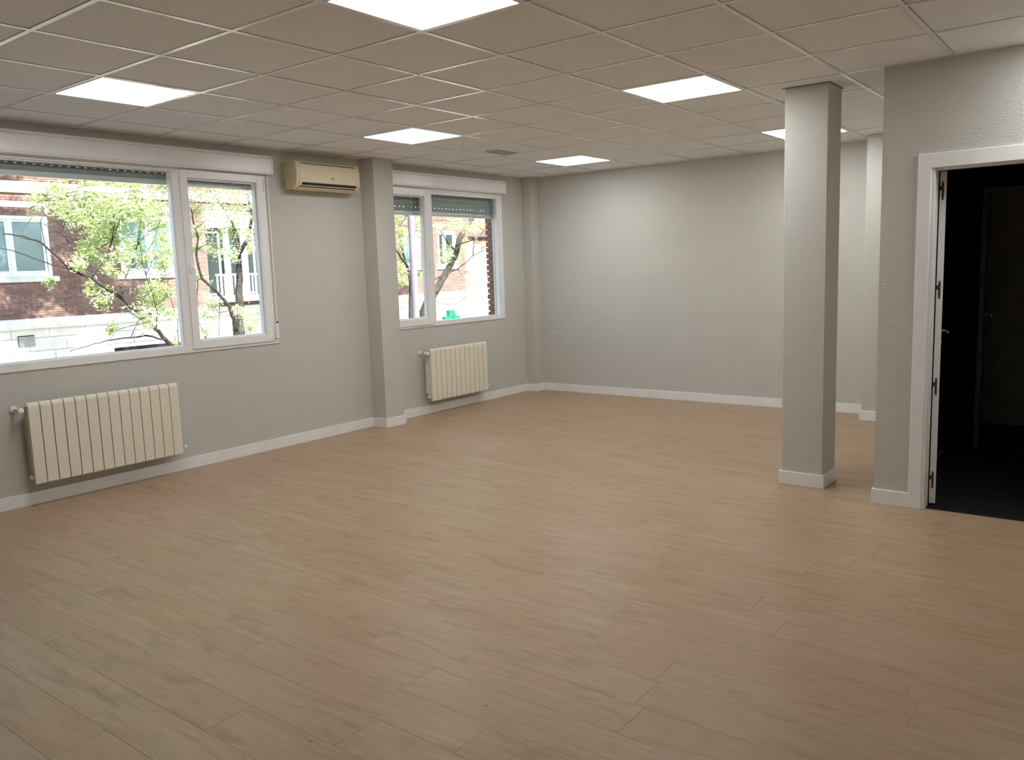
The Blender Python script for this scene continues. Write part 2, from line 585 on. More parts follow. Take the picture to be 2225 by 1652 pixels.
hid = MB()
xs = [0.0] + [GX + P * i for i in range(-4, 9) if 0 < GX + P * i < XE] + [XE]
ys = [YR] + [GY + P * j for j in range(-6, 12) if YR < GY + P * j < YB - 0.02] + [YB]
for a in range(len(xs) - 1):
    for b in range(len(ys) - 1):
        i = round((xs[a] - GX) / P) if a else -5
        j = round((ys[b] - GY) / P) if b else -7
        if (i, j) in LAMPS and a and b:
            continue
        x0, x1, y0, y1 = xs[a], xs[a + 1], ys[b], ys[b + 1]
        if y0 > YP - 0.05 and x0 > XP + 0.05:
            continue
        tx0, tx1 = x0 + TB + GAP, x1 - TB - GAP
        ty0, ty1 = y0 + TB + GAP, y1 - TB - GAP
        if tx1 - tx0 < 0.02 or ty1 - ty0 < 0.02:
            continue
        if y1 < 1.2:
            hid.box(tx0, tx1, ty0, ty1, H, H + 0.016)
        else:
            link('ceiling_tile', tile_mesh(tx1 - tx0, ty1 - ty0), ceil, (tx0, ty0, H + random.uniform(-0.001, 0.001)))
tag(hid.build('tile_field', 'tile', ceil), kind='stuff')
# main runners along the room, cross tees between them
for x in xs:
    y1 = YB if x < XP + 0.05 else YP
    xa, xb = max(x - TB, 0), min(x + TB, XE)
    MB().box(xa, xb, YR, y1, H - 0.003, H + 0.02).build('main_runner', 'tee', ceil)
for yv in ys:
    x1 = XE if yv < YP + 0.02 else XP
    ya, yb = max(yv - TB, YR), min(yv + TB, YB)
    MB().box(0, x1, ya, yb, H - 0.0025, H + 0.02).build('cross_tee', 'tee', ceil)
for a in ((0, XP, YB - 0.02, YB), (0.0, 0.02, YR, YB), (XP, XE, YP - 0.02, YP)):
    MB().box(*a, H - 0.0035, H + 0.02).build('edge_angle', 'tee', ceil)

# ------------------------------------------------------------------ ceiling panel lights
lamp_f = MB()
iw = 0.020
o0, o1 = TB + 0.002, P - TB - 0.002
lamp_f.box(o0, o1, o0, o0 + iw, -0.004, 0.012).box(o0, o1, o1 - iw, o1, -0.004, 0.012).box(o0, o0 + iw, o0 + iw, o1 - iw, -0.004, 0.012).box(o1 - iw, o1, o0 + iw, o1 - iw, -0.004, 0.012)
lamp_fm = lamp_f.mesh('lamp_frame', 'lampframe')
lamp_dm = MB().box(o0 + iw * 0.5, o1 - iw * 0.5, o0 + iw * 0.5, o1 - iw * 0.5, -0.0045, 0.008).mesh('diffuser', 'diffuser')
LL = {(1, 0): 'lit square ceiling panel cut by the top edge of the picture',
      (-3, 0): 'lit square ceiling panel nearest the large window',
      (-3, 4): 'lit square ceiling panel out from the air conditioner',
      (1, 4): 'large lit ceiling panel in the middle right, clear of the column',
      (-3, 8): 'smallest lit ceiling panel, near the far corner by the end wall',
      (1, 8): 'lit ceiling panel partly hidden behind the grey column',
      (5, 4): 'lit ceiling panel in front of the doorway'}
for (i, j) in sorted(LAMPS):
    x, yv = GX + P * i, GY + P * j
    L = empty('ceiling_panel_light', (x, yv, H))
    tag(L, LL[(i, j)], 'ceiling light', 'square lit panels in the ceiling')
    f_ = link('lamp_frame', lamp_fm, L)
    f_.location = (0, 0, 0)
    f_.matrix_parent_inverse = Matrix()
    d_ = link('diffuser', lamp_dm, L)
    d_.location = (0, 0, 0)
    d_.matrix_parent_inverse = Matrix()

# small vent in a ceiling tile
V = empty('ceiling_vent', (1.21, 6.33, H))
tag(V, 'small grey rectangular vent set in a ceiling tile near the far window', 'vent')
MB().box(1.150, 1.290, 6.180, 6.186, H - 0.010, H + 0.002).box(1.150, 1.290, 6.474, 6.480, H - 0.010, H + 0.002).box(1.150, 1.156, 6.186, 6.474, H - 0.010, H + 0.002).box(1.284, 1.290, 6.186, 6.474, H - 0.010, H + 0.002).build('vent_frame', 'greybox', V)
for i in range(8):
    yy = 6.20 + i * 0.034
    MB().box(1.156, 1.284, yy, yy + 0.022, H - 0.006, H + 0.001).build('slat', 'greybox', V)
MB().box(1.156, 1.284, 6.186, 6.474, H - 0.002, H + 0.001).build('vent_back', 'greybox', V)


# ------------------------------------------------------------------ windows
def ring(mb, y0, y1, z0, z1, w, x0, x1, wb=None):
    wb = wb or w
    mb.box(x0, x1, y0, y0 + w, z0, z1).box(x0, x1, y1 - w, y1, z0, z1).box(x0, x1, y0 + w, y1 - w, z0, z0 + wb).box(x0, x1, y0 + w, y1 - w, z1 - w, z1)
    return mb


def handle(parent, y, z, x):
    mb = MB().box(x, x + 0.010, y - 0.013, y + 0.013, z - 0.035, z + 0.035)
    mb.tube([(x + 0.008, y, z), (x + 0.040, y, z), (x + 0.045, y, z - 0.012), (x + 0.045, y, z - 0.115)], [0.009, 0.009, 0.010, 0.008], 8)
    mb.build('handle', 'pvc', parent, smooth=True)


def sash(parent, y0, y1, z0, z1, w, hy=None, hinge_y=None):
    s_ = ring(MB(), y0, y1, z0, z1, w, -0.055, 0.022).build('sash', 'pvc', parent, bevel=0.003)
    bead = MB()
    ring(bead, y0 + w - 0.003, y1 - w + 0.003, z0 + w - 0.003, z1 - w + 0.003, 0.014, -0.045, -0.004)
    bead.build('glazing_bead', 'pvc', s_)
    MB().box(-0.034, -0.028, y0 + w, y1 - w, z0 + w, z1 - w).build('pane', 'glass', s_)
    if hy:
        handle(s_, hy, 1.62, 0.022)
    if hinge_y:
        for hz in (z0 + 0.02, z1 - 0.14):
            MB().tube([(0.020, hinge_y, hz), (0.020, hinge_y, hz + 0.11)], 0.009, 8).build('hinge', 'pvc', s_, smooth=True)


def shutter(parent, y0, y1, zt, zb, pitch=0.05):
    bar = MB().box(-0.122, -0.098, y0, y1, zb, zb + 0.038).build('shutter', 'alu', parent, bevel=0.002)
    tag(bar, 'aluminium bottom bar of the roller shutter')
    z = zb + 0.040
    while z < zt:
        sl = MB().prism([(-0.104, z), (-0.1005, z + pitch * 0.25), (-0.1, z + pitch * 0.5), (-0.1005, z + pitch * 0.75), (-0.104, z + pitch - 0.0045),
                         (-0.114, z + pitch - 0.0045), (-0.114, z)], y0, y1)
        n = int((y1 - y0) / 0.06)
        for q in range(n):
            ya = y0 + (y1 - y0) * q / n
            sl.box(-0.112, -0.106, ya, ya + (y1 - y0) / n - 0.020, z + pitch - 0.0045, z + pitch)
        sl.build('slat', 'shutter', bar)
        z += pitch


def shutter_box(parent, y0, y1, z0, z1, dep):
    bx = MB().prism([(0, z0), (dep - 0.004, z0), (dep, z0 + 0.004), (dep, z1 - 0.03), (dep - 0.012, z1 - 0.018), (dep - 0.012, z1 - 0.006), (dep - 0.018, z1), (0, z1)], y0, y1).build('shutter_box', 'pvc', parent)
    MB().box(0, dep + 0.004, y1 - 0.012, y1 + 0.004, z0 - 0.004, z1 - 0.012).build('end_cap', 'pvc', bx, bevel=0.003)
    MB().box(dep - 0.001, dep + 0.001, y0, y1 - 0.012, z0 + 0.012, z0 + 0.0145).build('seam', 'strap', bx)


w1 = struct(empty('window_1', (0, 2.58, 0.943)), 'large white window with a fixed pane and a casement')
fr = MB()
ring(fr, W1[0], W1[1], W1[2], W1[3], 0.058, -0.065, 0.010)
fr.box(-0.065, 0.010, 3.655, 3.735, W1[2] + 0.058, W1[3] - 0.058)
fr.box(-0.065, 0.010, 1.42, 1.50, W1[2] + 0.058, W1[3] - 0.058)
fr.build('frame', 'pvc', w1, bevel=0.003)
bd = MB()
ring(bd, 1.497, 3.658, 0.998, 2.385, 0.012, -0.05, -0.006)
bd.build('glazing_bead', 'pvc', w1)
MB().box(-0.034, -0.028, 1.50, 3.655, 1.001, 2.382).build('pane', 'glass', w1)
sash(w1, 3.717, 4.499, 0.969, 2.403, 0.066, hy=3.752, hinge_y=4.503)
sash(w1, 0.655, 1.44, 0.969, 2.403, 0.066, hy=1.405, hinge_y=0.651)
shutter(w1, 0.66, 4.50, 2.45, 2.284, 0.05)
for yy in (0.645, 4.485):
    MB().box(-0.135, -0.066, yy, yy + 0.02, 0.96, 2.44).build('guide_rail', 'alu', w1)
MB().box(-0.21, -0.065, W1[0] + 0.01, W1[1] - 0.01, 0.935, 0.955).build('outer_sill', 'alu', w1)
shutter_box(w1, 0.50, 4.560, 2.408, 2.566, 0.085)
MB().box(0.012, 0.0145, 4.528, 4.544, 1.12, 2.41).build('strap', 'strap', w1)
wi = MB().box(0.0, 0.028, 4.522, 4.556, 0.985, 1.142).build('strap_winder', 'pvc', w1, bevel=0.004)
MB().box(0.010, 0.030, 4.528, 4.550, 1.126, 1.140).build('strap_slot', 'dark', wi)

w2 = struct(empty('window_2', (0, 6.9, 0.943)), 'smaller white window beyond the pilaster')
fr = MB()
ring(fr, W2[0], W2[1], W2[2], W2[3], 0.058, -0.065, 0.010, 0.05)
fr.box(-0.065, 0.010, 6.545, 6.625, W2[2] + 0.05, W2[3] - 0.058)
fr.build('frame', 'pvc', w2, bevel=0.003)
bd = MB()
ring(bd, 6.622, 7.807, 0.990, 2.385, 0.030, -0.05, -0.002, 0.008)
bd.build('glazing_bead', 'pvc', w2)
MB().box(-0.034, -0.028, 6.625, 7.804, 0.993, 2.382).build('pane', 'glass', w2)
sash(w2, 5.950, 6.592, 0.966, 2.398, 0.072, hy=6.572)
shutter(w2, 5.98, 7.80, 2.45, 2.132, 0.05)
for yy in (5.965, 7.786):
    MB().box(-0.090, -0.066, yy, yy + 0.018, 0.96, 2.44).build('guide_rail', 'alu', w2)
MB().box(-0.21, -0.065, W2[0] + 0.01, W2[1] - 0.01, 0.935, 0.955).build('outer_sill', 'alu', w2)
shutter_box(w2, 5.915, 7.855, 2.412, 2.558, 0.085)


# ------------------------------------------------------------------ radiators
def radiator(y0, n, z0, z1, label, xr=0.125):
    R = empty('radiator', (0.08, y0 + n * 0.04, z0))
    tag(R, label, 'radiator', 'cream sectional radiators on the window wall')
    p = 0.0793
    z_ = z1 - z0
    # front plate with curled top, side webs and a rear plate
    s = MB()
    t = 0.004
    wv = p - 0.0068
    prof = [(xr, z0 + 0.006), (xr, z1 - 0.030), (xr - 0.004, z1 - 0.014), (xr - 0.014, z1 - 0.003), (xr - 0.030, z1), (xr - 0.045, z1 - 0.002), (xr - 0.045, z1 - 0.006), (xr - 0.030, z1 - 0.004), (xr - 0.016, z1 - 0.008),
            (xr - 0.008, z1 - 0.018), (xr - t, z1 - 0.032), (xr - t, z0 + 0.003), (xr - 0.003, z0)]
    s.prism(prof, 0, wv)
    for ya in (0.0, wv - 0.003):
        s.box(xr - 0.024, xr - t + 0.0005, ya, ya + 0.003, z0 + 0.004, z1 - 0.034)
    s.box(0.034, xr - t, wv / 2 - 0.004, wv / 2 + 0.004, z0 + 0.05, z1 - 0.02)
    s.box(0.036, xr - 0.03, 0.016, 0.020, z0 + 0.07, z1 - 0.09)
    s.box(0.036, xr - 0.03, wv - 0.020, wv - 0.016, z0 + 0.07, z1 - 0.09)
    s.box(0.030, 0.034, 0.004, wv - 0.004, z0 + 0.075, z1 - 0.075)
    for zz in (z0 + 0.045, z1 - 0.045):
        s.tube([(0.074, 0.0005, zz), (0.074, p - 0.0005, zz)], 0.021, 10)
    sm = s.mesh('section', 'radiator')
    for i in range(n):
        link('section', sm, R, (0, y0 + i * p, 0))
    ye = y0 + n * p
    zt, zb = z1 - 0.045, z0 + 0.045
    v = MB().tube([(0.074, y0 - 0.002, zt), (0.074, y0 - 0.035, zt)], 0.012, 10).build('valve', 'chrome', R, smooth=True)
    MB().tube([(0.002, y0 - 0.045, zt), (0.070, y0 - 0.045, zt)], 0.007, 8).build('pipe', 'chrome', v, smooth=True)
    MB().tube([(0.0013, y0 - 0.045, zt), (0.012, y0 - 0.045, zt), (0.016, y0 - 0.045, zt)], [0.026, 0.024, 0.012], 16).build('rosette', 'white', v, smooth=True)
    MB().tube([(0.072, y0 - 0.045, zt), (0.085, y0 - 0.045, zt), (0.090, y0 - 0.045, zt), (0.125, y0 - 0.045, zt), (0.128, y0 - 0.045, zt)], [0.013, 0.014, 0.017, 0.019, 0.015], 14).build('knob', 'white', v, smooth=True)
    lk = MB().tube([(0.074, ye - 0.001, zb), (0.074, ye + 0.028, zb)], 0.010, 10).build('lockshield', 'chrome', R, smooth=True)
    MB().tube([(0.002, ye + 0.034, zb), (0.072, ye + 0.034, zb)], 0.007, 8).build('pipe', 'chrome', lk, smooth=True)
    MB().tube([(0.072, ye + 0.034, zb), (0.100, ye + 0.034, zb), (0.102, ye + 0.034, zb)], [0.012, 0.013, 0.010], 12).build('cap', 'white', lk, smooth=True)
    MB().tube([(0.074, y0 - 0.014, zb), (0.074, y0 - 0.012, zb), (0.074, y0 + 0.001, zb)], [0.014, 0.018, 0.018], 6).build('plug', 'radiator', R)
    for yy in (y0 + 2 * p, y0 + (n - 2) * p):
        MB().box(0.0013, 0.058, yy - 0.006, yy + 0.002, zt - 0.03, zt - 0.018).build('bracket', 'radiator', R)


radiator(2.382, 14, 0.164, 0.733, 'long cream radiator of fourteen sections below the large window')
radiator(6.398, 12, 0.150, 0.714, 'short cream radiator of twelve sections below the far window')

# ------------------------------------------------------------------ air conditioner
AC = empty('air_conditioner', (0.0, 5.09, 2.29))
tag(AC, 'yellowed wall split air conditioner high beside the pilaster', 'air conditioner')
ay0, ay1 = 4.728, 5.462
prof = [(0.0, 2.302), (0.06, 2.292), (0.118, 2.290), (0.160, 2.312), (0.182, 2.345), (0.192, 2.40), (0.193, 2.45), (0.186, 2.50), (0.176, 2.528), (0.165, 2.534), (0.0, 2.534)]
body = MB().prism(prof, ay0, ay1).build('body', 'ac', AC, bevel=0.002)
fp = [(0.1815, 2.352), (0.1875, 2.352), (0.1945, 2.40), (0.1955, 2.45), (0.1885, 2.498), (0.183, 2.512), (0.177, 2.512), (0.182, 2.498), (0.189, 2.45), (0.188, 2.40)]
front = MB().prism(fp, ay0 + 0.03, ay1 - 0.03).build('front_panel', 'ac', AC)
MB().prism([(0.1795, 2.5125), (0.1845, 2.512), (0.181, 2.5195), (0.176, 2.520)], ay0 + 0.06, ay1 - 0.045).build('intake_slot', 'dark', AC)
MB().prism([(0.165, 2.330), (0.1790, 2.330), (0.1868, 2.351), (0.17, 2.351)], ay0 + 0.065, ay1 - 0.04).build('air_outlet', 'dark', AC)
MB().prism([(0.150, 2.312), (0.1605, 2.3115), (0.1690, 2.320), (0.150, 2.3205)], ay0 + 0.045, ay1 - 0.045).build('flap_gap', 'dark', AC)
MB().prism([(0.122, 2.2885), (0.156, 2.306), (0.161, 2.3125), (0.150, 2.316), (0.12, 2.296)], ay0 + 0.045, ay1 - 0.045).build('flap', 'ac', AC)
bdg = MB()
for q in range(3):
    bdg.box(0.192, 0.1956, 5.118 + q * 0.010, 5.125 + q * 0.010, 2.393, 2.402)
bdg.build('badge', 'dark', front)
for q in range(6):
    MB().box(0.018, 0.030, ay0 - 0.001, ay0 + 0.004, 2.312 + q * 0.010, 2.318 + q * 0.010).build('side_slit', 'dark', body)

# small screw hooks on the end wall
for (x, z, lab) in ((0.322, 0.728, 'upper left of two tiny wall plugs low on the end wall'), (0.388, 0.703, 'lower right of two tiny wall plugs low on the end wall')):
    hk = MB().tube([(x, YB, z), (x, YB - 0.012, z), (x, YB - 0.016, z)], [0.012, 0.011, 0.006], 10).build('wall_plug', 'wall', smooth=True)
    tag(hk, lab, 'wall plug', 'plugs on the end wall')


# ------------------------------------------------------------------ doors
def door(name, x0, x1, yf, yb, zt, ang, label, leafmat, edgemat, trim, casing_front=True):
    D = struct(empty(name, (x0, yf, 0)), label)
    cw = 0.070
    for (a, b, zz0, zz1) in ((x0 - 0.018 - cw, x0 - 0.018, 0, zt + 0.018), (x1 + 0.018, x1 + 0.018 + cw, 0, zt + 0.018)):
        MB().box(a, b, yf - 0.014, yf, zz0, zz1 + (cw if True else 0)).build('casing', trim, D, bevel=0.0025)
    MB().box(x0 - 0.018, x1 + 0.018, yf - 0.0135, yf, zt + 0.004, zt + 0.018 + cw).build('casing_head', trim, D, bevel=0.0025)
    jb = MB().box(x0 - 0.020, x0, yf - 0.004, yb, 0, zt).box(x1, x1 + 0.020, yf - 0.004, yb, 0, zt).box(x0 - 0.020, x1 + 0.020, yf - 0.004, yb, zt, zt + 0.020)
    jb.box(x0, x0 + 0.003, yf + 0.010, yf + 0.055, 0, zt).box(x1 - 0.010, x1, yf + 0.010, yf + 0.055, 0, zt).box(x0, x1, yf + 0.010, yf + 0.055, zt - 0.010, zt)
    jb.build('jamb', trim, D, bevel=0.0015)
    # open leaf, hinged on the far side of the jamb
    lw, lt_ = x1 - x0 - 0.012, 0.035
    piv = Vector((x0 + 0.024, yb + 0.012, 0))
    rot = Matrix.Translation(piv) @ Matrix.Rotation(math.radians(ang), 4, 'Z')
    # local frame: leaf runs along +x, thickness towards -y ... +y side faces the corridor wall

    def loc(mb):
        mb.v = [tuple(rot @ Vector(p)) for p in mb.v]
        return mb
    leaf = loc(MB().box(0.0015, lw, -0.016, lt_ - 0.016, 0.012, zt - 0.008)).build('leaf', leafmat, D)
    loc(MB().box(0, 0.002, -0.016, lt_ - 0.016, 0.012, zt - 0.008)).build('leaf_edge', edgemat, leaf)
    for hz in (1.905, 1.325, 0.742, 0.162):
        hg = loc(MB().box(-0.0008, 0.002, -0.003, 0.009, hz - 0.055, hz + 0.050)).build('hinge', 'hinge', leaf)
        loc(MB().box(-0.004, 0.002, 0.008, 0.021, hz + 0.000, hz + 0.024)).build('knuckle', 'hinge', hg)
        for q in (-0.045, 0.012, 0.040):
            loc(MB().tube([(-0.0010, 0.003, hz + q), (-0.0016, 0.003, hz + q)], 0.0024, 8)).build('screw', 'steel', hg)
    # lever on the face that looks into the doorway
    hx = lw - 0.065
    hd = MB().tube([(hx, -0.016, 1.02), (hx, -0.022, 1.02)], 0.026, 16)
    hd.tube([(hx, -0.016, 1.02), (hx, -0.060, 1.02), (hx - 0.012, -0.066, 1.02), (hx - 0.125, -0.066, 1.018)], [0.010, 0.010, 0.010, 0.009], 10)
    loc(hd).build('lever_handle', 'steel', leaf, smooth=True)
    ks = MB().tube([(hx, -0.016, 0.945), (hx, -0.024, 0.945)], 0.024, 16).tube([(hx, -0.024, 0.945), (hx, -0.034, 0.945)], 0.010, 10)
    loc(ks).build('keyhole_plate', 'steel', leaf, smooth=True)
    return D


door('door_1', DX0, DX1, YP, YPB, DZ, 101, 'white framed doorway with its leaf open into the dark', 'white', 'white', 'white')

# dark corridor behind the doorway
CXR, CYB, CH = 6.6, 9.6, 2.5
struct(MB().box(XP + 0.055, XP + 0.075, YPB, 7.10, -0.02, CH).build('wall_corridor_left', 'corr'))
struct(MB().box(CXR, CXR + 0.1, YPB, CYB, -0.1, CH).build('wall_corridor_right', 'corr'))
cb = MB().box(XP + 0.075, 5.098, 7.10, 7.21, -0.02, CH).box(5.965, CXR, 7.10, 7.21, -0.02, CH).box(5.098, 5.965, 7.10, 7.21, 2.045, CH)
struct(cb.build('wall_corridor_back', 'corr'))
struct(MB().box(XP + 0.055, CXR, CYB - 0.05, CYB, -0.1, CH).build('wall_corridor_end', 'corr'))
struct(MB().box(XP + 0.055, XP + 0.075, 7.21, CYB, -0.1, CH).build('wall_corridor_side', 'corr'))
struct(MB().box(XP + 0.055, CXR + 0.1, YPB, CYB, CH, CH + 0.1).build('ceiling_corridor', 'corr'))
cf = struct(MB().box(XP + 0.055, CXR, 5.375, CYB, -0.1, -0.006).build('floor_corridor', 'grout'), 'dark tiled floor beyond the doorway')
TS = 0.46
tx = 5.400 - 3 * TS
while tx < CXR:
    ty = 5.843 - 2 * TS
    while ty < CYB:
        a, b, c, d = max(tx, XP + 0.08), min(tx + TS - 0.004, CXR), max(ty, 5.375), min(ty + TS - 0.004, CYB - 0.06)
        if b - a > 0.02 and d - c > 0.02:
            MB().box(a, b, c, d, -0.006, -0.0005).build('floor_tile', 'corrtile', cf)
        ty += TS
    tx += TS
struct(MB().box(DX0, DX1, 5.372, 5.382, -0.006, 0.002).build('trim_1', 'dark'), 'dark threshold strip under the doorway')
door('door_2', 5.118, 5.945, 7.10, 7.21, 2.022, 97, 'second doorway in the dark beyond the first', 'dimdoor', 'dimwhite', 'corr')

# ------------------------------------------------------------------ outside: the brick building across the street
FX = -16.0
B = empty('brick_building', (FX, 18.0, -2.8))
tag(B, 'brown brick building with white windows across the street', 'building')
MB().box(FX - 0.45, FX - 0.30, -2, 36, -2.8, 9).build('core_wall', 'mortar', B)
OPEN = [(7.85, 9.74, 1.74, 3.24), (11.53, 13.32, 1.74, 3.30), (14.15, 17.2, 1.02, 3.60), (19.0, 20.8, 1.74, 3.24), (22.4, 23.3, 1.74, 3.10), (24.30, 25.40, 1.74, 3.12)]
BANDS = [(-2, 36, 3.79, 4.07), (7.6, 9.62, 3.44, 3.585), (11.4, 13.45, 3.44, 3.585), (7.7, 9.87, 1.61, 1.74), (11.4, 13.45, 1.61, 1.74), (18.9, 20.9, 1.61, 1.74), (22.3, 23.4, 1.61, 1.74), (24.2, 25.5, 1.61, 1.74)]
# backing between the openings
zs = sorted({0.70, 9.0} | {o[2] for o in OPEN} | {o[3] for o in OPEN})
bk = MB()
for a in range(len(zs) - 1):
    z0, z1 = zs[a], zs[a + 1]
    cut = sorted((o[0], o[1]) for o in OPEN if o[2] < z1 - 1e-6 and o[3] > z0 + 1e-6)
    y = -2.0
    for c in cut + [(36.0, 36.0)]:
        if c[0] > y:
            bk.box(FX - 0.30, FX - 0.012, y, c[0], z0, z1)
        y = max(y, c[1])
bk.build('wall', 'mortar', B)
for (a, b, c, d) in BANDS:
    MB().box(FX - 0.02, FX + (0.06 if d - c > 0.2 or c < 2 else 0.015), a, b, c, d).build('stone_band', 'stone', B, bevel=0.008)
bricks = []
CRS, BLN = 0.0605, 0.25
z = 0.72
row = 0
while z < 7.0:
    cut = sorted((o[0], o[1]) for o in OPEN + BANDS if o[2] < z + CRS * 0.55 and o[3] > z + CRS * 0.45)
    y = 2.0
    for c in cut + [(34.0, 34.0)]:
        yy = y
        st = (row % 2) * BLN / 2
        while yy < c[0] - 0.02:
            ye = min(c[0], (math.floor((yy - st) / BLN + 1e-6) + 1) * BLN + st)
            if ye - yy > 0.02:
                bricks.append((yy, ye - 0.011, z, z + CRS - 0.0115))
            yy = ye
        y = max(y, c[1])
    z += CRS
    row += 1


def shown(b_):
    y, z = (b_[0] + b_[1]) / 2, (b_[2] + b_[3]) / 2
    if not (8.25 < y < 13.6 and 0.7 < z < 4.25):
        return 1e6
    return (Vector((FX, y, z)) - CAM).length


bricks.sort(key=shown)
bc = {}
for (a, b, c, d) in bricks[:300]:
    key = round(b - a, 2)
    if key not in bc:
        bc[key] = MB().box(0, 0.03, 0, b - a, 0, d - c).mesh('brick', 'brick')
    link('brick', bc[key], B, (FX - 0.03 + random.uniform(0, 0.003), a, c))
rest = MB()
for (a, b, c, d) in bricks[300:]:
    rest.box(FX - 0.02, FX + random.uniform(0, 0.003), a, b, c, d)
tag(rest.build('brick_field', 'brick', B), kind='stuff')


def ext_window(y0, y1, z0, z1, mull, pane='extpane'):
    w = ring(MB(), y0, y1, z0, z1, 0.09, FX - 0.16, FX - 0.02).build('window', 'extwhite', B, bevel=0.006)
    edges = [y0 + 0.09] + mull + [y1 - 0.09]
    for q in range(len(edges) - 1):
        a, b = edges[q] + (0.03 if q else 0), edges[q + 1] - (0.03 if q < len(edges) - 2 else 0)
        ring(MB(), a, b, z0 + 0.09, z1 - 0.09, 0.055, FX - 0.14, FX - 0.06).build('sash', 'extwhite', w, bevel=0.004)
        MB().box(FX - 0.11, FX - 0.10, a + 0.055, b - 0.055, z0 + 0.145, z1 - 0.145).build('pane', pane, w)
    for mm in mull:
        MB().box(FX - 0.15, FX - 0.04, mm - 0.03, mm + 0.03, z0 + 0.09, z1 - 0.09).build('mullion', 'extwhite', w)


ext_window(7.85, 9.74, 1.74, 3.24, [8.83])
ext_window(11.53, 13.32, 1.74, 3.30, [12.42])
ext_window(19.0, 20.8, 1.74, 3.24, [19.9])
ext_window(22.4, 23.3, 1.74, 3.10, [22.85])
ext_window(24.30, 25.40, 1.74, 3.12, [24.75], 'darkpane')
# balcony
MB().box(FX - 0.30, FX - 0.25, 14.15, 17.2, 1.02, 3.60).build('balcony_wall', 'darkpane', B)
for (a, b) in ((14.20, 14.72), (15.46, 15.95), (16.05, 16.9)):
    d_ = ring(MB(), a, b, 1.04, 2.95, 0.06, FX - 0.24, FX - 0.18).build('balcony_door', 'extwhite', B)
    MB().box(FX - 0.22, FX - 0.21, a + 0.06, b - 0.06, 1.10, 2.89).build('pane', 'darkpane', d_)
MB().box(FX - 0.25, FX + 0.05, 14.15, 17.2, 3.05, 3.55).build('awning_panel', 'extwhite', B)
for yy in (14.72, 15.34):
    MB().box(FX - 0.02, FX + 0.12, yy, yy + 0.13, 1.0, 3.10).build('balcony_post', 'extwhite', B)
slab = MB().box(FX - 0.02, FX + 0.62, 14.0, 17.3, 0.84, 1.02).build('balcony_slab', 'stone', B)
rl = MB().box(FX + 0.54, FX + 0.60, 14.02, 17.28, 1.62, 1.67).build('balcony_rail', 'extwhite', B)
bm_ = MB().box(0, 0.03, 0, 0.035, 0, 0.62).mesh('baluster', 'extwhite')
for q in range(27):
    link('baluster', bm_, rl, (FX + 0.555, 14.04 + q * 0.12, 1.01))
# ledge and plinth of stone slabs
MB().box(FX - 0.30, FX + 0.10, -2, 36, 0.44, 0.70).build('ledge', 'stone', B, bevel=0.01)
MB().box(FX - 0.30, FX - 0.012, -2, 36, -2.8, 0.44).build('plinth_backing', 'mortar', B)
sl_c = {}
VENT = (8.73, 9.11, 0.01, 0.285)
LOUV = (11.12, 13.1, -0.95, -0.235)
for (z0, z1, off) in ((0.215, 0.435, 0.0), (-0.12, 0.205, 0.4), (-0.75, -0.13, 0.1), (-1.45, -0.76, 0.5), (-2.15, -1.46, 0.2), (-2.8, -2.16, 0.6)):
    y = 5.0 + off
    while y < 34:
        key = round(z1 - z0, 3)
        if key not in sl_c:
            sl_c[key] = MB().box(0, 0.03, 0, 0.89, 0, z1 - z0).mesh('stone_slab', 'stone', 0.004)
        if not (LOUV[0] < y + 0.05 and y + 0.85 < LOUV[1] and LOUV[2] < z0 and z1 < LOUV[3]):
            link('stone_slab', sl_c[key], B, (FX - 0.012 - 0.012, y, z0))
        y += 0.9
vt = MB().box(FX + 0.0, FX + 0.022, *VENT).build('plinth_vent', 'louvre', B)
for q in range(7):
    zz = 0.02 + q * 0.036
    MB().box(FX + 0.018, FX + 0.04, VENT[0] + 0.01, VENT[1] - 0.01, zz, zz + 0.022).build('slat', 'greybox', vt)
lv = MB().box(FX - 0.02, FX + 0.016, *LOUV).build('basement_louvre', 'louvre', B)
for q in range(6):
    zz = LOUV[2] + 0.03 + q * 0.115
    MB().box(FX + 0.005, FX + 0.03, LOUV[0], LOUV[1], zz, zz + 0.07).build('slat', 'louvre', lv)
# dark sign blocks on the far part of the facade
for (a, b) in ((26.14, 26.52), (26.74, 27.08), (27.16, 27.34), (27.5, 27.9)):
    MB().box(FX - 0.005, FX + 0.05, a, b, 2.78, 2.91).build('sign_block', 'louvre', B)
MB().box(FX - 0.02, FX + 0.03, 25.9, 34, 0.70, 2.60).build('rendered_panel', 'stone', B)

# ------------------------------------------------------------------ street
struct(MB().box(-40, -0.2, -25, 60, -3.0, -2.85).build('floor_street', 'asphalt'))
struct(MB().box(FX - 0.3, FX + 3.0, -25, 60, -2.85, -2.80).build('floor_pavement_far', 'paving'))
struct(MB().box(-3.0, -0.2, -25, 60, -2.85, -2.80).build('floor_pavement_near', 'paving'))

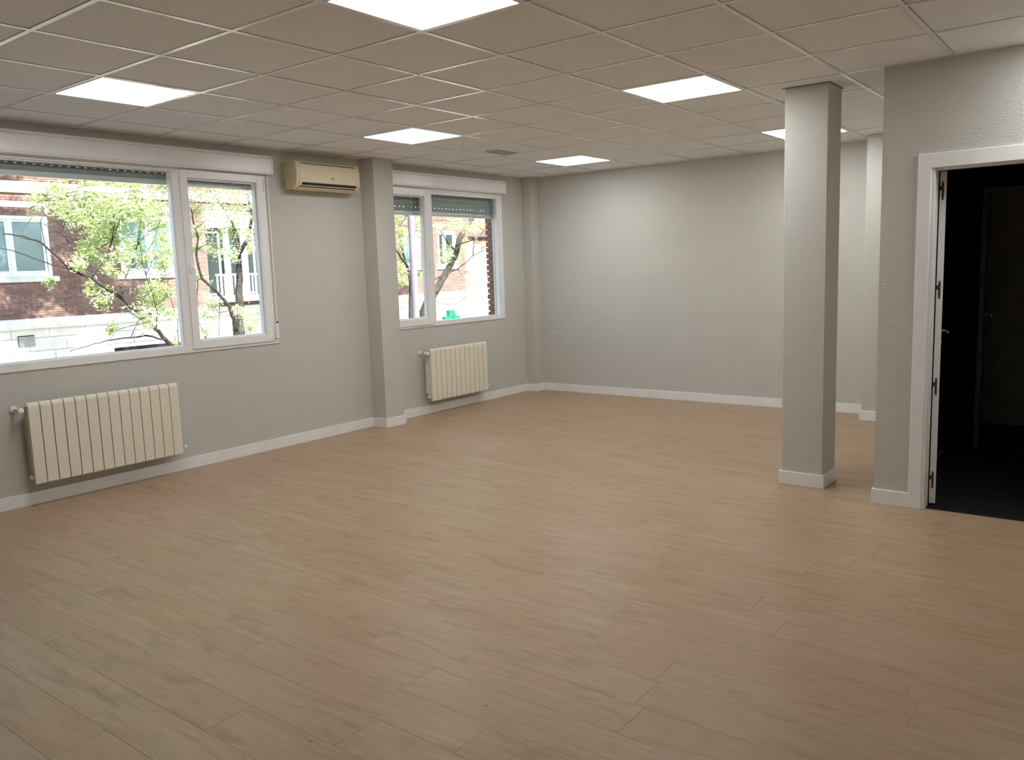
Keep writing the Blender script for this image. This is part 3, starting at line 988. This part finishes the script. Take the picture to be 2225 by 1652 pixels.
# ------------------------------------------------------------------ trees
TREES = {
    't1': ('nearest tree, its slanting dark limb crossing the large fixed pane', (-5.75, 7.5), 0.11, 'leaf', [
        [[-5.5, 6.73, 0.54, 0.036], [-5.41, 6.47, 0.79, 0.03], [-5.32, 6.2, 1.04, 0.027], [-5.23, 5.89, 1.31, 0.024], [-5.14, 5.66, 1.43, 0.021], [-5.05, 5.39, 1.61, 0.019], [-4.96, 5.11, 1.71, 0.016], [-4.87, 4.87, 1.93, 0.014], [-4.78, 4.65, 2.07, 0.012], [-4.69, 4.47, 2.12, 0.01], [-4.6, 4.2, 2.14, 0.008]],
        [[-5.4, 6.56, 0.66, 0.016], [-5.16, 6.13, 0.76, 0.012], [-4.92, 5.68, 0.78, 0.01], [-4.68, 5.25, 0.76, 0.008], [-4.44, 4.89, 0.73, 0.006], [-4.2, 4.64, 0.72, 0.004]],
        [[-5.25, 5.9, 1.31, 0.016], [-5.44, 6.0, 1.47, 0.012], [-5.63, 6.24, 1.7, 0.01], [-5.82, 6.5, 2.08, 0.008], [-6.01, 6.67, 2.4, 0.007], [-6.2, 6.87, 2.69, 0.005]],
        [[-5.5, 6.52, 0.78, 0.014], [-5.53, 6.35, 0.94, 0.012], [-5.55, 6.14, 1.09, 0.01], [-5.57, 6.05, 1.21, 0.009], [-5.6, 6.06, 1.33, 0.008]],
        [[-5.2, 5.69, 1.43, 0.014], [-5.33, 5.53, 1.64, 0.011], [-5.47, 5.48, 1.8, 0.009], [-5.6, 5.53, 1.96, 0.008], [-5.73, 5.42, 2.18, 0.006], [-5.87, 5.3, 2.3, 0.005], [-6.0, 5.24, 2.39, 0.004]],
        [[-5.0, 5.12, 1.72, 0.009], [-4.8, 4.82, 1.77, 0.007], [-4.6, 4.5, 1.86, 0.006], [-4.4, 4.23, 1.93, 0.005], [-4.2, 4.0, 1.96, 0.004]],
        [[-5.5, 6.49, 0.83, 0.011], [-5.37, 6.46, 1.07, 0.008], [-5.25, 6.34, 1.36, 0.007], [-5.12, 6.2, 1.62, 0.005], [-5.0, 6.1, 1.77, 0.004]],
        [[-5.6, 6.88, 0.48, 0.009], [-5.7, 6.97, 0.92, 0.007], [-5.8, 6.95, 1.22, 0.006], [-5.9, 6.98, 1.54, 0.005], [-6.0, 6.98, 1.77, 0.004]],
        [[-4.8, 4.66, 2.07, 0.006], [-4.9, 4.52, 2.11, 0.005], [-5.0, 4.61, 2.25, 0.004], [-5.1, 4.76, 2.38, 0.004], [-5.2, 4.66, 2.67, 0.003]],
        [[-5.2, 5.46, 1.62, 0.01], [-5.48, 5.79, 1.81, 0.008], [-5.75, 6.1, 2.14, 0.006], [-6.03, 6.28, 2.51, 0.005], [-6.3, 6.3, 2.79, 0.004]],
        [[-5.7, 6.27, 1.7, 0.01], [-5.93, 6.67, 1.91, 0.007], [-6.17, 6.99, 2.22, 0.005], [-6.4, 7.26, 2.56, 0.004]]],
        [[-6.79, 5.84, 2.95, 0.12], [-6.43, 5.46, 2.72, 0.14], [-5.08, 5.13, 2.6, 0.17], [-5.6, 5.44, 2.48, 0.18], [-6.77, 6.18, 2.68, 0.2], [-5.96, 6.03, 2.71, 0.19], [-5.85, 5.85, 2.37, 0.16], [-6.62, 6.43, 2.53, 0.2], [-5.24, 5.88, 2.56, 0.18], [-6.73, 6.41, 2.24, 0.2], [-6.06, 5.87, 2.06, 0.14], [-5.76, 5.67, 1.94, 0.1], [-5.97, 6.22, 2.25, 0.19], [-5.59, 6.19, 2.41, 0.19], [-5.23, 6.11, 2.56, 0.18], [-4.7, 6.0, 2.48, 0.17], [-6.32, 7.12, 2.68, 0.2], [-5.44, 6.44, 2.36, 0.16], [-5.33, 6.57, 2.31, 0.16], [-6.3, 7.16, 2.18, 0.18], [-7.0, 7.11, 2.11, 0.16], [-4.66, 5.62, 1.92, 0.15], [-6.28, 6.25, 1.88, 0.15], [-6.25, 5.99, 1.86, 0.12], [-4.86, 5.15, 1.76, 0.08], [-5.6, 5.98, 1.68, 0.12], [-5.87, 5.77, 1.44, 0.09], [-5.14, 5.53, 1.26, 0.1], [-6.93, 5.69, 1.57, 0.07], [-5.3, 6.35, 1.41, 0.14], [-6.1, 6.85, 1.2, 0.18], [-6.78, 7.02, 1.24, 0.12], [-5.41, 6.68, 1.35, 0.12], [-4.76, 6.04, 1.08, 0.13], [-6.5, 6.3, 0.78, 0.09], [-5.49, 6.7, 1.06, 0.12], [-6.28, 7.12, 1.8, 0.18], [-5.22, 6.6, 1.96, 0.14], [-5.27, 6.3, 1.85, 0.1], [-6.48, 7.35, 0.51, 0.05], [-5.01, 5.49, 2.78, 0.15], [-5.42, 6.01, 2.84, 0.18], [-5.36, 6.32, 2.83, 0.18], [-5.03, 6.45, 2.81, 0.18]]),
    't2': ('forked tree seen through the casement pane before the balcony', (-9.0, 10.3), 0.16, 'leaf2', [
        [[-9.0, 10.35, 1.16, 0.13], [-8.93, 10.35, 1.66, 0.104], [-8.87, 10.31, 1.99, 0.088], [-8.8, 10.33, 2.09, 0.075], [-8.73, 10.51, 2.39, 0.062], [-8.67, 10.58, 2.81, 0.051], [-8.6, 10.42, 3.36, 0.04]],
        [[-9.0, 10.43, 2.03, 0.07], [-9.15, 10.48, 2.34, 0.051], [-9.3, 10.53, 2.68, 0.039], [-9.45, 10.43, 3.03, 0.029], [-9.6, 10.25, 3.37, 0.02]],
        [[-8.5, 9.76, 0.99, 0.06], [-8.4, 9.4, 1.32, 0.048], [-8.3, 9.08, 1.55, 0.041], [-8.2, 8.94, 1.83, 0.035], [-8.1, 8.88, 2.1, 0.03], [-8.0, 8.89, 2.33, 0.024], [-7.9, 8.75, 2.56, 0.02], [-7.8, 8.65, 2.84, 0.015]],
        [[-8.0, 8.85, 2.09, 0.016], [-7.8, 8.96, 2.2, 0.01], [-7.6, 9.11, 2.31, 0.006]],
        [[-8.3, 8.92, 0.75, 0.02], [-8.3, 8.94, 1.22, 0.02], [-8.3, 8.99, 1.52, 0.02], [-8.3, 9.08, 1.55, 0.02]],
        [[-8.3, 9.34, 0.41, 0.014], [-8.3, 9.42, 1.1, 0.01], [-8.3, 9.62, 1.66, 0.008]],
        [[-9.0, 10.3, -0.4, 0.14], [-8.6, 9.9, 0.7, 0.07], [-8.5, 9.76, 0.99, 0.06]],
        [[-9.0, 10.3, -0.8, 0.10], [-8.5, 9.3, 0.1, 0.04], [-8.3, 8.92, 0.75, 0.02]]],
        [[-8.86, 9.55, 3.2, 0.22], [-8.13, 9.46, 3.14, 0.22], [-7.87, 9.74, 3.07, 0.22], [-9.57, 9.89, 2.88, 0.17], [-7.93, 9.23, 2.75, 0.18], [-8.93, 10.34, 2.86, 0.2], [-8.74, 10.56, 2.85, 0.17], [-9.48, 10.48, 2.49, 0.24], [-8.26, 10.11, 2.42, 0.16], [-9.16, 9.97, 2.17, 0.17], [-7.88, 9.44, 1.96, 0.16], [-9.19, 10.81, 2.17, 0.12], [-8.56, 9.19, 2.43, 0.14], [-8.92, 9.42, 2.16, 0.13], [-8.45, 9.14, 1.58, 0.09], [-9.37, 9.89, 1.08, 0.17], [-9.4, 9.74, 0.79, 0.17], [-8.16, 9.0, 0.53, 0.16], [-8.15, 9.99, 0.71, 0.2], [-8.55, 10.29, 0.49, 0.17], [-7.77, 9.55, 0.87, 0.13], [-9.35, 10.57, 2.69, 0.17], [-7.93, 9.8, 3.27, 0.19], [-9.43, 9.6, 3.12, 0.2]]),
    't3': ('thick leaning tree seen through the right pane of the far window', (-10.0, 16.2), 0.26, 'leaf2', [
        [[-10.0, 17.0, 0.3, 0.23], [-10.0, 17.48, 0.96, 0.2], [-10.0, 17.85, 1.32, 0.182], [-10.0, 18.22, 1.74, 0.171], [-10.0, 18.51, 2.09, 0.161], [-10.0, 18.67, 2.47, 0.153], [-10.0, 18.97, 2.79, 0.145], [-10.0, 19.26, 3.04, 0.137], [-10.0, 19.51, 3.34, 0.13]],
        [[-10.0, 16.7, 0.2, 0.10], [-9.4, 16.81, 1.31, 0.045], [-9.27, 17.21, 1.46, 0.038], [-9.13, 17.53, 1.59, 0.033], [-9.0, 17.77, 1.77, 0.03], [-8.87, 17.89, 1.94, 0.026], [-8.73, 18.29, 2.12, 0.023], [-8.6, 18.47, 2.2, 0.02]],
        [[-8.9, 17.93, 1.94, 0.035], [-8.82, 17.9, 2.32, 0.026], [-8.75, 18.09, 2.49, 0.021], [-8.68, 18.28, 2.71, 0.016], [-8.6, 18.34, 3.04, 0.012]],
        [[-10.0, 18.48, 2.26, 0.035], [-9.67, 18.46, 2.34, 0.026], [-9.33, 18.52, 2.41, 0.02], [-9.0, 18.62, 2.51, 0.015]],
        [[-10.0, 18.51, 2.09, 0.05], [-9.85, 18.0, 2.31, 0.037], [-9.7, 17.6, 2.56, 0.028], [-9.55, 17.2, 2.79, 0.021], [-9.4, 16.65, 2.98, 0.015]]],
        [[-8.67, 16.19, 2.67, 0.13], [-9.35, 17.06, 2.78, 0.12], [-9.39, 17.68, 2.79, 0.17], [-8.66, 17.02, 2.84, 0.13], [-9.03, 17.77, 2.66, 0.14], [-9.02, 18.17, 2.84, 0.17], [-10.49, 20.23, 3.03, 0.16], [-9.86, 17.92, 2.17, 0.14], [-10.43, 18.92, 2.19, 0.18], [-10.21, 19.04, 2.15, 0.17], [-10.17, 18.7, 1.89, 0.15], [-8.88, 16.89, 1.94, 0.12], [-10.35, 19.3, 2.34, 0.15], [-10.01, 19.29, 2.74, 0.14], [-9.61, 18.48, 1.49, 0.09], [-8.9, 17.71, 1.16, 0.13], [-8.67, 18.11, 2.21, 0.11], [-9.18, 16.97, 1.79, 0.11]]),
    't4': ('slender leafy tree behind the pole in the far window', (-7.6, 13.95), 0.09, 'leaf', [
        [[-7.5, 13.94, 0.99, 0.05], [-7.37, 13.82, 1.34, 0.037], [-7.25, 13.63, 1.68, 0.028], [-7.12, 13.27, 1.91, 0.021], [-7.0, 13.0, 2.08, 0.015]],
        [[-7.5, 13.95, 1.34, 0.035], [-7.6, 13.82, 2.15, 0.024], [-7.7, 13.82, 2.52, 0.018], [-7.8, 14.24, 2.86, 0.012]],
        [[-7.5, 13.94, 1.24, 0.02], [-7.4, 14.18, 1.54, 0.013], [-7.3, 14.4, 1.91, 0.008]]],
        [[-8.22, 14.42, 2.75, 0.15], [-7.62, 13.96, 2.38, 0.14], [-7.33, 13.62, 2.14, 0.16], [-8.51, 14.71, 1.82, 0.15], [-7.38, 13.59, 1.55, 0.14], [-7.94, 14.2, 1.31, 0.13], [-7.54, 14.4, 2.71, 0.12], [-7.39, 14.17, 2.51, 0.12], [-7.4, 13.58, 2.5, 0.11], [-7.66, 14.41, 1.49, 0.07]]),
}


def wiggle(pts, n=3):
    out = []
    for i in range(len(pts) - 1):
        a, b = pts[i], pts[i + 1]
        for q in range(n):
            t = q / n
            j = 0.0 if (i == 0 and q == 0) else min(b[3] * 0.9, 0.012)
            out.append([a[k] + (b[k] - a[k]) * t + (random.uniform(-j, j) if k < 3 else 0) for k in range(4)])
    out.append(list(pts[-1]))
    return out


# upper crowns, above what the windows show
for key, cen, rad, num in (('t2', (-10.3, 8.4, 6.7), (1.7, 2.8, 2.2), 95), ('t3', (-10.2, 19.0, 6.8), (1.9, 2.4, 2.2), 40), ('t1', (-6.0, 6.8, 6.2), (1.8, 2.2, 1.9), 50), ('t4', (-7.6, 14.2, 5.8), (1.2, 1.6, 1.5), 30)):
    t_ = TREES[key]
    top = max((p for br in t_[4] for p in br), key=lambda p: p[2])
    t_[4].append([[top[0], top[1], top[2], max(top[3], 0.03)], [(top[0] + cen[0]) / 2, (top[1] + cen[1]) / 2, (top[2] + cen[2]) / 2, 0.03], [cen[0], cen[1], cen[2] + 1.0, 0.015]])
    for q in range(num):
        while True:
            p = [random.uniform(-1, 1) for _ in range(3)]
            if sum(a * a for a in p) < 1:
                break
        t_[5].append([cen[0] + p[0] * rad[0], cen[1] + p[1] * rad[1], max(cen[2] + p[2] * rad[2], 4.3), 0.32])
for key, (label, base, r0, lm_, branches, clusters) in TREES.items():
    thin = {'t2': 0.62, 't3': 0.55}.get(key, 1.0)
    r0 *= thin
    branches = [[[p[0], p[1], p[2], p[3] * thin] for p in br] for br in branches]
    T = empty('street_tree', (base[0], base[1], -2.8))
    tag(T, label, 'tree', 'street trees outside the windows')
    b0 = branches[0][0]
    tr = [[base[0], base[1], -2.8, r0], [base[0] + (b0[0] - base[0]) * 0.1, base[1] + (b0[1] - base[1]) * 0.15, -1.6, r0 * 0.85],
          [base[0] + (b0[0] - base[0]) * 0.5, base[1] + (b0[1] - base[1]) * 0.5, b0[2] - 0.9, max(r0 * 0.65, b0[3])], list(b0)]
    tw = wiggle(tr, 3)
    MB().tube([p[:3] for p in tw], [p[3] for p in tw], 10).build('trunk', 'bark', T, smooth=True)
    nodes = []
    for br in branches:
        w_ = wiggle(br, 3)
        MB().tube([p[:3] for p in w_], [p[3] for p in w_], 7).build('branch', 'bark', T, smooth=True)
        nodes += [Vector(p[:3]) for p in w_]
    tm, lf = MB(), MB()
    for (x, y, z, r) in clusters:
        c = Vector((x, y, z))
        near = min(nodes, key=lambda q: (q - c).length)
        mid = (near + c) / 2 + Vector((random.uniform(-.06, .06), random.uniform(-.06, .06), random.uniform(0, .08)))
        tm.tube([near, mid, c], [0.006, 0.005, 0.003], 5)
        tips = []
        for q in range(5):
            tip = c + Vector((random.gauss(0, r), random.gauss(0, r), random.gauss(0, r * 0.8)))
            tips.append(tip)
            tm.tube([c, (c + tip) / 2 + Vector((0, 0, 0.02)), tip], [0.003, 0.0025, 0.0015], 4)
        n = int(90 + 1500 * r) if z < 4 else int(260 * r * r / 0.09)
        for q in range(n):
            tp = random.choice(tips)
            t = random.random()
            p = c.lerp(tp, t) + Vector((random.gauss(0, r * 0.42), random.gauss(0, r * 0.42), random.gauss(0, r * 0.34)))
            s = random.uniform(0.020, 0.042) if z < 4 else random.uniform(0.04, 0.07)
            a = Vector((random.gauss(0, 1), random.gauss(0, 1), random.gauss(-0.2, 0.5))).normalized()
            bvec = a.cross(Vector((random.gauss(0, 0.5), random.gauss(0, 0.5), 1))).normalized() * s * 0.42
            a *= s
            nn = a.cross(bvec).normalized() * s * 0.12
            lf.add([p - a, p - a * 0.1 + bvec + nn, p + a, p - a * 0.1 - bvec + nn], [(0, 1, 2), (0, 2, 3)])
    tag(tm.build('twigs', 'bark', T), kind='stuff')
    me = bpy.data.meshes.new('foliage')
    me.from_pydata(lf.v, [], lf.f)
    me.materials.append(M[lm_])
    tag(link('foliage', me, T), kind='stuff')

# ------------------------------------------------------------------ pole, cross, cables
PO = empty('lamp_post', (-5.0, 11.50, -2.8))
tag(PO, 'tall grey post standing behind the left pane of the far window', 'post')
MB().tube([(-5, 11.5, -2.8), (-5, 11.5, 6.5)], [0.078, 0.062], 20).build('post', 'pole', PO, smooth=True)
MB().tube([(-5, 11.5, -2.8), (-5, 11.5, -2.55), (-5, 11.5, -2.5)], [0.13, 0.13, 0.09], 20).build('base_sleeve', 'pole', PO, smooth=True)
MB().tube([(-5, 11.5, 6.45), (-5.4, 11.5, 6.8), (-6.3, 11.5, 6.9)], 0.035, 10).build('arm', 'pole', PO, smooth=True)
MB().box(-6.9, -6.2, 11.4, 11.6, 6.82, 6.95).build('lantern', 'greybox', PO, bevel=0.02)

PC = empty('pharmacy_cross', (-14.0, 22.63, -2.8))
tag(PC, 'green cross sign at the foot of the far window view', 'sign')
cr = MB()
yc, zc, ar, hw = 22.63, -0.29, 0.41, 0.155
pts = [(-hw, -ar), (hw, -ar), (hw, -hw - .04), (ar, -hw - .04), (ar, hw + .04), (hw, hw + .04), (hw, ar), (-hw, ar), (-hw, hw + .04), (-ar, hw + .04), (-ar, -hw - .04), (-hw, -hw - .04)]
n_ = len(pts)
cr.add([(-14.08, yc + a, zc + b) for a, b in pts] + [(-13.92, yc + a, zc + b) for a, b in pts],
       [tuple(range(n_ - 1, -1, -1)), tuple(range(n_, 2 * n_))] + [(i, (i + 1) % n_, n_ + (i + 1) % n_, n_ + i) for i in range(n_)])
cr.build('cross_face', 'green', PC)
MB().tube([(-14, yc, -2.8), (-14, yc, zc - ar + 0.05)], 0.05, 12).build('pole', 'greybox', PC, smooth=True)

HB = empty('hanging_box', (-12.0, 20.8, 0.31))
tag(HB, 'small grey box hanging on thin cables above the green cross', 'box')
MB().box(-12.05, -11.95, 20.65, 20.95, 0.31, 0.46).build('box_body', 'greybox', HB, bevel=0.01)


def cable(p, q, sag, r):
    p, q = Vector(p), Vector(q)
    pts = [p.lerp(q, t / 10) - Vector((0, 0, sag * 4 * (t / 10) * (1 - t / 10))) for t in range(11)]
    MB().tube(pts, r, 6).build('cable', 'cable', HB)


cable((-12, 20.70, 0.455), (-15.94, 27.2, 1.19), 0.05, 0.012)
cable((-12, 20.68, 0.455), (-10.10, 17.44, 0.72), 0.06, 0.012)
cable((-12, 20.66, 0.455), (-15.86, 24.9, 0.56), 0.0, 0.010)
